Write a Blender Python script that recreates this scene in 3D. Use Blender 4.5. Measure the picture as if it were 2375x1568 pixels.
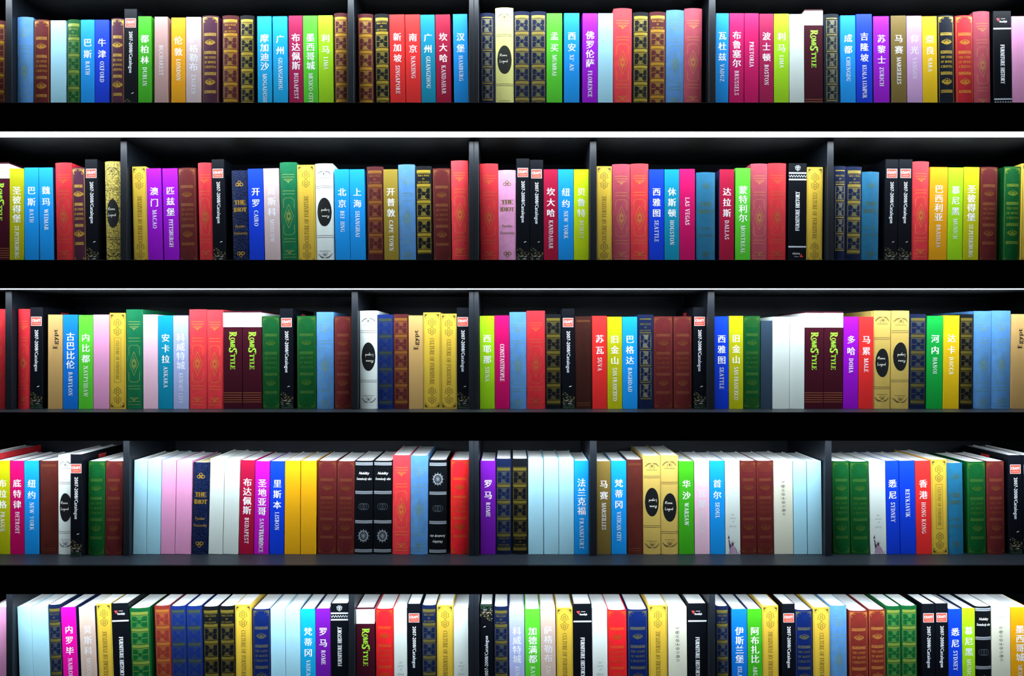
import bpy, math, random
from mathutils import Vector, Matrix
random.seed(7)
for o in list(bpy.data.objects): bpy.data.objects.remove(o)
C = bpy.context.scene.collection
sc = bpy.context.scene
# ---------------------------------------------------------------- camera, world, light, exposure
ZE = 1.45                 # eye height above the floor
D, F = 1.70, 1700.0       # camera to shelf fronts (m), focal length in px of the 2375 px frame
CX, CY = 1187.5, 800.0    # vanishing point in the frame
cam_d = bpy.data.cameras.new('camera'); cam = bpy.data.objects.new('camera', cam_d); C.objects.link(cam)
cam.location = (0, -D, ZE); cam.rotation_euler = (math.pi/2, 0, 0)
cam_d.sensor_width = 36; cam_d.lens = 36*F/2375; cam_d.shift_y = (CY-784)/2375
cam_d.clip_start = .05
sc.camera = cam
sc.view_settings.view_transform = 'Standard'; sc.view_settings.look = 'None'
sc.view_settings.gamma = 1; sc.view_settings.use_curve_mapping = False
sc.view_settings.exposure = 0.0
w = bpy.data.worlds.new('room_dusk'); sc.world = w; w.use_nodes = True
w.node_tree.nodes['Background'].inputs[0].default_value = (.80, .90, 1, 1)
w.node_tree.nodes['Background'].inputs[1].default_value = 0.12
STRIP = 32.0              # brightness of the light strips under the shelves
sc.cycles.max_bounces = 6; sc.cycles.diffuse_bounces = 4; sc.cycles.glossy_bounces = 2
sc.cycles.caustics_reflective = False; sc.cycles.caustics_refractive = False

# ---------------------------------------------------------------- materials
def lin(h):
    h = h.lstrip('#'); v = [int(h[i:i+2], 16)/255 for i in (0, 2, 4)]
    return [(c/12.92 if c <= .04045 else ((c+.055)/1.055)**2.4) for c in v]
MC = {}
def mat(h, rough=.5, metal=0., kind=None, emit=0, spec=.5):
    k = (h, rough, metal, kind, emit, spec)
    if k in MC: return MC[k]
    m = bpy.data.materials.new((kind or 'plain')+'_'+h.strip('#')); m.use_nodes = True
    nt = m.node_tree; b = nt.nodes['Principled BSDF']; N = nt.nodes.new; L = nt.links.new
    col = lin(h)+[1]
    b.inputs['Base Color'].default_value = col; b.inputs['Roughness'].default_value = rough
    b.inputs['Metallic'].default_value = metal; b.inputs['Specular IOR Level'].default_value = spec
    if emit:
        b.inputs['Emission Color'].default_value = col; b.inputs['Emission Strength'].default_value = emit
    if kind in ('leather', 'cloth', 'embossed'):
        tc = N('ShaderNodeTexCoord'); n = N('ShaderNodeTexNoise'); n.inputs['Scale'].default_value = {'leather': 900, 'cloth': 2500, 'embossed': 260}[kind]
        n.inputs['Detail'].default_value = 3
        L(tc.outputs['Object'], n.inputs['Vector'])
        bp = N('ShaderNodeBump'); bp.inputs['Strength'].default_value = {'leather': .35, 'cloth': .2, 'embossed': .9}[kind]; bp.inputs['Distance'].default_value = .001 if kind != 'embossed' else .002
        L(n.outputs['Fac'], bp.inputs['Height']); L(bp.outputs[0], b.inputs['Normal'])
        n2 = N('ShaderNodeTexNoise'); n2.inputs['Scale'].default_value = 60 if kind != 'embossed' else 240
        L(tc.outputs['Object'], n2.inputs['Vector'])
        r = N('ShaderNodeMapRange'); r.inputs['From Min'].default_value = .35; r.inputs['From Max'].default_value = .65
        r.inputs['To Min'].default_value = .92 if kind != 'embossed' else .45; r.inputs['To Max'].default_value = 1.07 if kind != 'embossed' else 1.9
        L(n2.outputs['Fac'], r.inputs['Value'])
        mx = N('ShaderNodeVectorMath'); mx.operation = 'SCALE'; mx.inputs[0].default_value = col[:3]
        L(r.outputs[0], mx.inputs['Scale']); L(mx.outputs[0], b.inputs['Base Color'])
    if kind == 'pages':
        tc = N('ShaderNodeTexCoord'); mp = N('ShaderNodeMapping'); mp.inputs['Scale'].default_value = (1500, 12, 12)
        n = N('ShaderNodeTexNoise'); n.inputs['Scale'].default_value = 1; L(tc.outputs['Object'], mp.inputs[0]); L(mp.outputs[0], n.inputs['Vector'])
        r = N('ShaderNodeMapRange'); r.inputs['To Min'].default_value = .9; r.inputs['To Max'].default_value = 1.02
        L(n.outputs['Fac'], r.inputs['Value'])
        mx = N('ShaderNodeVectorMath'); mx.operation = 'SCALE'; mx.inputs[0].default_value = col[:3]
        L(r.outputs[0], mx.inputs['Scale']); L(mx.outputs[0], b.inputs['Base Color'])
    if kind == 'laminate':
        tc = N('ShaderNodeTexCoord'); n = N('ShaderNodeTexNoise'); n.inputs['Scale'].default_value = 9; n.inputs['Detail'].default_value = 6
        L(tc.outputs['Object'], n.inputs['Vector'])
        r = N('ShaderNodeMapRange'); r.inputs['From Min'].default_value = .3; r.inputs['From Max'].default_value = .7
        r.inputs['To Min'].default_value = rough-.08; r.inputs['To Max'].default_value = rough+.1
        L(n.outputs['Fac'], r.inputs['Value']); L(r.outputs[0], b.inputs['Roughness'])
    MC[k] = m; return m
def filigree(gold, dark):
    """gold tooling printed on leather: fine scrolls"""
    k = ('fil', gold, dark)
    if k in MC: return MC[k]
    m = bpy.data.materials.new('gilt_tooling'); m.use_nodes = True
    nt = m.node_tree; b = nt.nodes['Principled BSDF']; N = nt.nodes.new; L = nt.links.new
    tc = N('ShaderNodeTexCoord'); v = N('ShaderNodeTexVoronoi'); v.feature = 'DISTANCE_TO_EDGE'; v.inputs['Scale'].default_value = 300
    n = N('ShaderNodeTexNoise'); n.inputs['Scale'].default_value = 200; n.inputs['Distortion'].default_value = 1.5
    mv = N('ShaderNodeMix'); mv.data_type = 'VECTOR'; mv.inputs['Factor'].default_value = .012
    L(tc.outputs['Object'], n.inputs['Vector']); L(tc.outputs['Object'], mv.inputs[4]); L(n.outputs['Color'], mv.inputs[5])
    L(mv.outputs[1], v.inputs['Vector'])
    r = N('ShaderNodeMapRange'); r.inputs['From Min'].default_value = .04; r.inputs['From Max'].default_value = .14
    L(v.outputs['Distance'], r.inputs['Value'])
    mx = N('ShaderNodeMix'); mx.data_type = 'RGBA'; mx.inputs[6].default_value = lin(dark)+[1]; mx.inputs[7].default_value = lin(gold)+[1]
    inv = N('ShaderNodeMath'); inv.operation = 'SUBTRACT'; inv.inputs[0].default_value = 1; L(r.outputs[0], inv.inputs[1])
    L(r.outputs[0], mx.inputs['Factor']); L(mx.outputs[2], b.inputs['Base Color']); b.inputs['Roughness'].default_value = .4
    MC[k] = m; return m

# ---------------------------------------------------------------- mesh helpers
def mesh_obj(name, verts, faces, mats, parent=None, mi=None, smooth=False):
    me = bpy.data.meshes.new(name); me.from_pydata(verts, [], faces)
    for m in (mats if isinstance(mats, (list, tuple)) else [mats]): me.materials.append(m)
    if mi: me.polygons.foreach_set('material_index', mi)
    if smooth: me.polygons.foreach_set('use_smooth', [True]*len(faces))
    me.update()
    o = bpy.data.objects.new(name, me); C.objects.link(o); o.parent = parent
    return o
class MB:
    def __init__(s): s.v, s.f, s.m = [], [], []
    def box(s, x0, x1, y0, y1, z0, z1, mi=0):
        n = len(s.v)
        s.v += [(x0,y0,z0),(x1,y0,z0),(x1,y1,z0),(x0,y1,z0),(x0,y0,z1),(x1,y0,z1),(x1,y1,z1),(x0,y1,z1)]
        s.f += [tuple(n+i for i in q) for q in ((0,1,5,4),(1,2,6,5),(2,3,7,6),(3,0,4,7),(4,5,6,7),(3,2,1,0))]; s.m += [mi]*6
    def bbox(s, x0, x1, y0, y1, z0, z1, b=.0012, mi=0):
        """box with its long front edges chamfered"""
        n = len(s.v)
        pr = [(y0+b, z0), (y1, z0), (y1, z1), (y0+b, z1), (y0, z1-b), (y0, z0+b)]
        for x in (x0, x1): s.v += [(x, y, z) for y, z in pr]
        k = 6
        for i in range(k): s.f.append((n+i, n+(i+1) % k, n+k+(i+1) % k, n+k+i)); s.m.append(mi)
        s.f += [tuple(n+i for i in reversed(range(k))), tuple(n+k+i for i in range(k))]; s.m += [mi]*2
    def build(s, name, mats, parent=None, smooth=False): return mesh_obj(name, s.v, s.f, mats, parent, s.m, smooth)

# ---------------------------------------------------------------- glyphs
_fc = bpy.data.curves.new('glyph', 'FONT'); _fo = bpy.data.objects.new('glyph', _fc); C.objects.link(_fo); _fc.resolution_u = 2
GC = {}
def glyph(ch):
    if ch in GC: return GC[ch]
    _fc.body = ch; dg = bpy.context.evaluated_depsgraph_get(); dg.update()
    e = _fo.evaluated_get(dg); me = e.to_mesh()
    vs = [(v.co.x, v.co.y) for v in me.vertices]; fs = [tuple(p.vertices) for p in me.polygons]
    e.to_mesh_clear(); GC[ch] = (vs, fs); return GC[ch]
T, N_ = .17, .065
def serif(ch):
    """capital letters of a Roman face with thick and thin strokes, cap height 1"""
    k = 'serif'+ch
    if k in GC: return GC[k]
    P = []
    def seg(x0, y0, x1, y1, w): P.append([(x0-w/2,y0),(x0+w/2,y0),(x1+w/2,y1),(x1-w/2,y1)])
    def hb(x0, x1, y, t=N_): P.append([(x0,y-t/2),(x1,y-t/2),(x1,y+t/2),(x0,y+t/2)])
    def ser(x, y): y = y+N_/2 if y < .5 else y-N_/2; hb(x-.16, x+.16, y)
    def stem(x, a=0, b=1):
        seg(x, a, x, b, T)
        if a == 0: ser(x, 0)
        if b == 1: ser(x, 1)
    def arc(cx, cy, rx, ry, a0, a1, n=10):
        for i in range(n):
            q = []
            for a in (a0+(a1-a0)*i/n, a0+(a1-a0)*(i+1)/n):
                r = math.radians(a); q.append(((cx+rx*math.cos(r), cy+ry*math.sin(r)), (cx+(rx-T)*math.cos(r), cy+(ry-N_)*math.sin(r))))
            P.append([q[0][0], q[1][0], q[1][1], q[0][1]])
    W = .7
    if ch == 'A': seg(.1,0,.38,1,N_); seg(.66,0,.38,1,T); hb(.2,.55,.33); ser(.1,0); ser(.66,0); W = .78
    elif ch == 'B': stem(.17); arc(.32,.755,.27,.25,-90,90); arc(.32,.27,.32,.27,-90,90); hb(.1,.34,.97); hb(.1,.34,.52); hb(.1,.34,.03); W = .68
    elif ch in 'CG':
        arc(.42,.5,.38,.5,48,312); seg(.67,.72,.67,.93,N_)
        if ch == 'G': seg(.66,.06,.66,.42,T); hb(.5,.78,.44)
        else: seg(.67,.1,.67,.26,N_)
        W = .76
    elif ch == 'D': stem(.17); arc(.34,.5,.4,.5,-90,90); hb(.1,.36,.97); hb(.1,.36,.03); W = .8
    elif ch in 'EF':
        stem(.17); hb(.1,.58,.97); hb(.1,.46,.52); seg(.57,.78,.57,1,N_); seg(.45,.42,.45,.62,N_)
        if ch == 'E': hb(.1,.6,.03); seg(.59,0,.59,.24,N_)
        W = .66
    elif ch == 'H': stem(.17); stem(.65); hb(.17,.65,.5); W = .82
    elif ch == 'I': stem(.18); W = .36
    elif ch == 'J': seg(.3,.2,.3,1,T); ser(.3,1); arc(.16,.2,.225,.22,-150,0,6); W = .46
    elif ch == 'K': stem(.17); seg(.24,.42,.6,1,N_); seg(.35,.6,.66,0,T); ser(.6,1); ser(.64,0); W = .78
    elif ch == 'L': stem(.17); hb(.1,.58,.03); seg(.57,0,.57,.26,N_); W = .64
    elif ch == 'M': seg(.14,0,.14,1,N_); seg(.2,1,.48,0,T); seg(.48,0,.8,1,N_); stem(.84); ser(.14,0); hb(.02,.2,.97); W = 1.0
    elif ch == 'N': seg(.14,0,.14,1,N_); seg(.18,1,.66,0,T); seg(.68,0,.68,1,N_); ser(.14,0); hb(.02,.2,.97); ser(.68,1); W = .82
    elif ch in 'OQ':
        arc(.42,.5,.39,.5,0,360,16); W = .84
        if ch == 'Q': seg(.45,.1,.75,-.2,T)
    elif ch in 'PR':
        stem(.17); arc(.32,.73,.28,.27,-90,90); hb(.1,.34,.97); hb(.1,.34,.49); W = .64
        if ch == 'R': seg(.34,.5,.64,0,T); ser(.66,0); W = .76
    elif ch == 'S': arc(.3,.75,.24,.25,20,270); arc(.3,.265,.26,.265,-160,90); seg(.5,.76,.5,.97,N_); seg(.07,.03,.07,.26,N_); W = .6
    elif ch == 'T': stem(.36); hb(.05,.67,.97); seg(.06,.76,.06,1,N_); seg(.66,.76,.66,1,N_); W = .72
    elif ch == 'U': seg(.17,.3,.17,1,T); ser(.17,1); arc(.4,.3,.315,.3,180,360); seg(.66,.3,.66,1,N_); ser(.66,1); W = .82
    elif ch == 'V': seg(.13,1,.4,0,T); seg(.66,1,.4,0,N_); ser(.13,1); ser(.66,1); W = .78
    elif ch == 'W': seg(.13,1,.36,0,T); seg(.52,1,.36,0,N_); seg(.52,1,.76,0,T); seg(.98,1,.76,0,N_); ser(.13,1); ser(.98,1); W = 1.1
    elif ch == 'X': seg(.12,1,.64,0,T); seg(.62,1,.14,0,N_); ser(.12,1); ser(.62,1); ser(.14,0); ser(.62,0); W = .78
    elif ch == 'Y': seg(.12,1,.38,.48,T); seg(.64,1,.38,.48,N_); seg(.38,0,.38,.5,T); ser(.38,0); ser(.12,1); ser(.64,1); W = .76
    elif ch == 'Z': hb(.06,.6,.97); hb(.06,.62,.03); seg(.12,.03,.55,.97,T); seg(.08,.78,.08,1,N_); seg(.61,0,.61,.24,N_); W = .68
    elif ch == '.': hb(.08,.24,.07,.14); W = .32
    elif ch == "'": seg(.16,.7,.2,1,.12); W = .32
    elif ch == '&': arc(.3,.76,.2,.24,0,360,10); arc(.32,.28,.28,.28,60,340,10); seg(.2,.7,.7,0,T); W = .8
    elif ch == ' ': W = .42
    vs, fs = [], []
    for p in P: n = len(vs); vs += p; fs.append(tuple(range(n, n+len(p))))
    GC[k] = (vs, fs, W); return GC[k]

# ---------------------------------------------------------------- print laid on a spine (x across, z up from the book's foot)
class Print:
    def __init__(s, w, h, bulge, eps=.00012):
        s.w, s.h, s.b, s.eps = w, h, bulge, eps; s.v, s.f, s.m = [], [], []; s.mi = 0; s.rot = False; s.seg = []
    def y(s, x): return -s.b*max(0, 1-(2*x/s.w)**2) - s.eps
    def mark(s, name): s.seg.append((name, len(s.f)))
    def pt(s, x, z):
        if s.rot: x, z = -x, s.h-z
        x = max(-s.w/2, min(s.w/2, x)); z = max(.0005, min(s.h-.0005, z))
        s.v.append((x, s.y(x), z)); return len(s.v)-1
    def poly(s, pts): s.f.append(tuple(s.pt(x, z) for x, z in pts)); s.m.append(s.mi)
    def band(s, z0, z1, x0=None, x1=None, n=8):
        if x0 is None: x0, x1 = -s.w*.41, s.w*.41
        if s.b == 0: n = 1
        for i in range(n):
            a = x0+(x1-x0)*i/n; b = x0+(x1-x0)*(i+1)/n
            s.poly([(a,z0),(b,z0),(b,z1),(a,z1)])
    def line(s, x0, z0, x1, z1, t):
        n = max(1, int(abs(x1-x0)/.004)) if s.b else 1
        dx, dz = x1-x0, z1-z0; L = math.hypot(dx, dz) or 1; px, pz = -dz/L*t/2, dx/L*t/2
        for i in range(n):
            a, b = i/n, (i+1)/n
            s.poly([(x0+dx*a-px,z0+dz*a-pz),(x0+dx*b-px,z0+dz*b-pz),(x0+dx*b+px,z0+dz*b+pz),(x0+dx*a+px,z0+dz*a+pz)])
    def path(s, pts, t):
        for (a, b), (c, d) in zip(pts, pts[1:]): s.line(a, b, c, d, t)
    def arc(s, cx, cz, rx, rz, a0, a1, t, n=12):
        for i in range(n):
            q = []
            for a in (a0+(a1-a0)*i/n, a0+(a1-a0)*(i+1)/n):
                r = math.radians(a); c, d = math.cos(r), math.sin(r)
                q.append(((cx+(rx+t/2)*c, cz+(rz+t/2)*d), (cx+(rx-t/2)*c, cz+(rz-t/2)*d)))
            s.poly([q[0][1], q[0][0], q[1][0], q[1][1]])
    def disc(s, cx, cz, rx, rz, n=14, strips=8):
        for i in range(strips):           # vertical strips follow a rounded spine
            a, b = -1+2*i/strips, -1+2*(i+1)/strips
            ya, yb = math.sqrt(max(0, 1-a*a)), math.sqrt(max(0, 1-b*b)); m = (a+b)/2; ym = math.sqrt(1-m*m)
            s.poly([(cx+rx*a,cz-rz*ya),(cx+rx*m,cz-rz*ym),(cx+rx*b,cz-rz*yb),(cx+rx*b,cz+rz*yb),(cx+rx*m,cz+rz*ym),(cx+rx*a,cz+rz*ya)])
    def glyphs(s, vs, fs, fx):
        idx = [s.pt(*fx(x, y)) for x, y in vs]
        for f in fs: s.f.append(tuple(idx[i] for i in f)); s.m.append(s.mi)
    def han(s, ch, cx, cz, size):
        vs, fs = glyph(ch)
        for d in (-.022, .022): s.glyphs(vs, fs, lambda x, y: (cx+(x-.5+d)*size, cz+(y-.38)*size)); s.eps += .00006
        s.eps -= .00012
    def caps(s, text, mode, p, q, cap, fit=None, bold=0, track=0, wx=1.0):
        """mode 'd' reads downwards, 'u' upwards, 'h' across; p across centre, q start"""
        adv = [serif(c)[2]+track for c in text]; tot = sum(adv)*cap*wx
        k = cap*wx*(fit/tot if fit else 1); pos = 0
        if mode == 'h': pos = -sum(adv)*k/2
        for c, a in zip(text, adv):
            vs, fs, _ = serif(c)
            for d in ((0,) if not bold else (-bold, bold)):
                if mode == 'd': fx = lambda x, y: (p+(y-.5)*cap, q-pos-(x+d)*k)
                elif mode == 'u': fx = lambda x, y: (p-(y-.5)*cap, q+pos+(x+d)*k)
                else: fx = lambda x, y: (p+pos+(x+d)*k, q+(y-.5)*cap)
                s.glyphs(vs, fs, fx); s.eps += .00005
            s.eps -= .00005*(2 if bold else 1); pos += a*k
    def sans(s, text, mode, p, q, size, fit, bold=.015, shear=0):
        g = [(glyph(c)) if c != ' ' else ([(0,0),(.25,0)], []) for c in text]
        adv = [max(x for x, y in v)+.07 for v, f in g]; k = fit/sum(adv); pos = 0
        for (vs, fs), a in zip(g, adv):
            for d in (-bold, bold):
                if mode == 'd': fx = lambda x, y: (p+(y-.34)*size, q-pos-(x+d+shear*y)*k)
                elif mode == 'u': fx = lambda x, y: (p-(y-.34)*size, q+pos+(x+d+shear*y)*k)
                else: fx = lambda x, y: (p-fit/2+pos+(x+d+shear*y)*k, q+(y-.3)*size)
                if fs: s.glyphs(vs, fs, fx)
                s.eps += .00005
            s.eps -= .0001; pos += a*k
    def build(s, name, mats, parent, label=None):
        if not s.f: return None
        # keep every face turned to the front
        for i, f in enumerate(s.f):
            a, b, c = (s.v[j] for j in f[:3])
            area = sum(s.v[f[j]][0]*s.v[f[(j+1) % len(f)]][2]-s.v[f[(j+1) % len(f)]][0]*s.v[f[j]][2] for j in range(len(f)))
            if area < 0: s.f[i] = tuple(reversed(f))
        if not s.seg or s.seg[0][1] > 0: s.seg.insert(0, (name, 0))
        by, made = {}, {}
        for (nm, a), b in zip(s.seg, [q[1] for q in s.seg[1:]]+[len(s.f)]): by.setdefault(nm, []).extend(range(a, b))
        for nm, ids in by.items():
            if not ids: continue
            mp, vs, fs = {}, [], []
            for i in ids:
                for k in s.f[i]:
                    if k not in mp: mp[k] = len(vs); vs.append(s.v[k])
                fs.append(tuple(mp[k] for k in s.f[i]))
            up = made.get({'handwritten_title': 'oval_label', 'badge_lettering': 'square_badge'}.get(nm), parent)
            o = mesh_obj(nm, vs, fs, mats, up, [s.m[i] for i in ids]); made[nm] = o
            if label: o['label'] = label

# ---------------------------------------------------------------- bookcase
SHELF = [.562+.362, .562, .197, -.157, -.513, -.870]     # tops of the shelves, relative to eye height
TH = .0655                                                # fascia height
SB = .096                                                 # books stand this far behind the shelf front
YB = .325                                                 # back panel
X0, X1, XM = -1.34, 1.34, -.0925
laminate = mat('#10151C', .42, spec=.35); dark = mat('#07090C', .45, kind='laminate', spec=.3); fascia_m = mat('#000000', .6, spec=.03)
back_m = mat('#151C26', .5, kind='laminate', spec=.4)
lamp_m = mat('#EAF6FF', .6, emit=STRIP); housing = mat('#56687C', .5)
def P3(px, py, Y):
    k = (D+Y)/F
    return (px-CX)*k, ZE+(CY-py)*k
def bookcase(x0, x1, label, side_left, side_right):
    r = bpy.data.objects.new('bookcase', None); C.objects.link(r); r.location = ((x0+x1)/2, 0, 0); cx = (x0+x1)/2
    r['label'] = label; r['category'] = 'bookcase'; r['group'] = 'black bookcases side by side'
    for i, z in enumerate(SHELF):
        z += ZE; b = MB()
        b.bbox(x0-cx, x1-cx, .008, YB+.002, z-.022, z, mi=0)          # board
        b.box(x0-cx, x1-cx, .06, YB, z-TH+.0015, z-.022, 1)               # closed underside behind the light
        s = b.build('shelf_board', [laminate, dark], r)
        b = MB(); b.bbox(x0-cx, x1-cx, 0, .008, z-TH, z+.0004, .0006); b.build('fascia', fascia_m, s)
        if i < 5:
            b = MB(); b.box(x0-cx, x1-cx, .010, .056, z-TH+.0055, z-TH+.0085); o = b.build('light_strip', lamp_m, s); o['label'] = 'glowing white light strip under the shelf'
            b = MB(); b.box(x0-cx, x1-cx, .0565, .0598, z-TH+.001, z-.022); b.build('strip_housing', housing, s)
    b = MB(); b.box(x0-cx, x1-cx, YB, YB+.012, 0, SHELF[0]+ZE+.02); b.build('back_panel', back_m, r)
    b = MB(); b.box(x0-cx, x1-cx, .02, YB-.002, 0, SHELF[5]+ZE-TH-.002); b.build('base_cabinet', dark, r)
    return r, cx
bl, cl = bookcase(X0, XM-.00005, 'black bookcase left of the thick double divider, filled with colourful books', 1, 0)
br, cr = bookcase(XM+.00005, X1, 'black bookcase right of the thick double divider, filled with colourful books', 0, 1)
YD = .080
DIV = {1: [(12.5, 27.5), (806, 821), (1644, 1660)], 2: [(279, 294), (1368, 1383.5), (1919, 1934)], 3: [(12, 27), (815, 830), (1641.5, 1657.5)],
       4: [(285.5, 300), (1368, 1384), (1914, 1929)], 5: [(14, 29), (808.5, 822), (1645, 1659)]}
DEBUG = 0
DIVX = {r: [] for r in range(1, 6)}
def divider(px0, px1, row, root, cx):
    z0 = SHELF[row]+ZE; z1 = SHELF[row-1]+ZE-TH; a = P3(px0, 800, YD)[0]; c = P3(px1, 800, YD)[0]; DIVX[row].append((a, c))
    b = MB(); n = len(b.v); ch = .0008
    pr = [(a+ch, YD), (c-ch, YD), (c, YD+ch), (c, YB-.001), (a, YB-.001), (a, YD+ch)]
    b.v = [(x-cx, y, z0+.0003) for x, y in pr]+[(x-cx, y, z1+.001) for x, y in pr]
    b.f = [(i, (i+1) % 6, 6+(i+1) % 6, 6+i) for i in range(6)]+[tuple(reversed(range(6))), tuple(range(6, 12))]; b.m = [0]*8
    b.build('divider', laminate, root)
for row, L_ in DIV.items():
    for a, c in L_: divider(a, c, row, *((bl, cl) if a < 1000 else (br, cr)))
    divider(1087.5, 1098.9, row, bl, cl); divider(1099.1, 1110.5, row, br, cr)
for xs, root, cx in ((X0, bl, cl), (X1-.018, br, cr)):
    b = MB(); b.box(xs-cx-.009+(.009 if xs > 0 else -.009), xs-cx+.009+(.009 if xs > 0 else -.009), 0, YB+.012, 0, SHELF[0]+ZE+.02); b.build('side_panel', dark, root)
# the floor and the wall behind, outside the frame
b = MB(); b.box(-3, 3, -3, .6, -.05, 0); o = b.build('floor', mat('#2A2724', .6)); o['kind'] = 'structure'; o['label'] = 'dark floor below the bookcases'
b = MB(); b.box(-3, 3, YB+.015, YB+.1, 0, 3.0); o = b.build('wall_back', mat('#1A1C20', .8)); o['kind'] = 'structure'; o['label'] = 'dark wall behind the bookcases'

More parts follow.
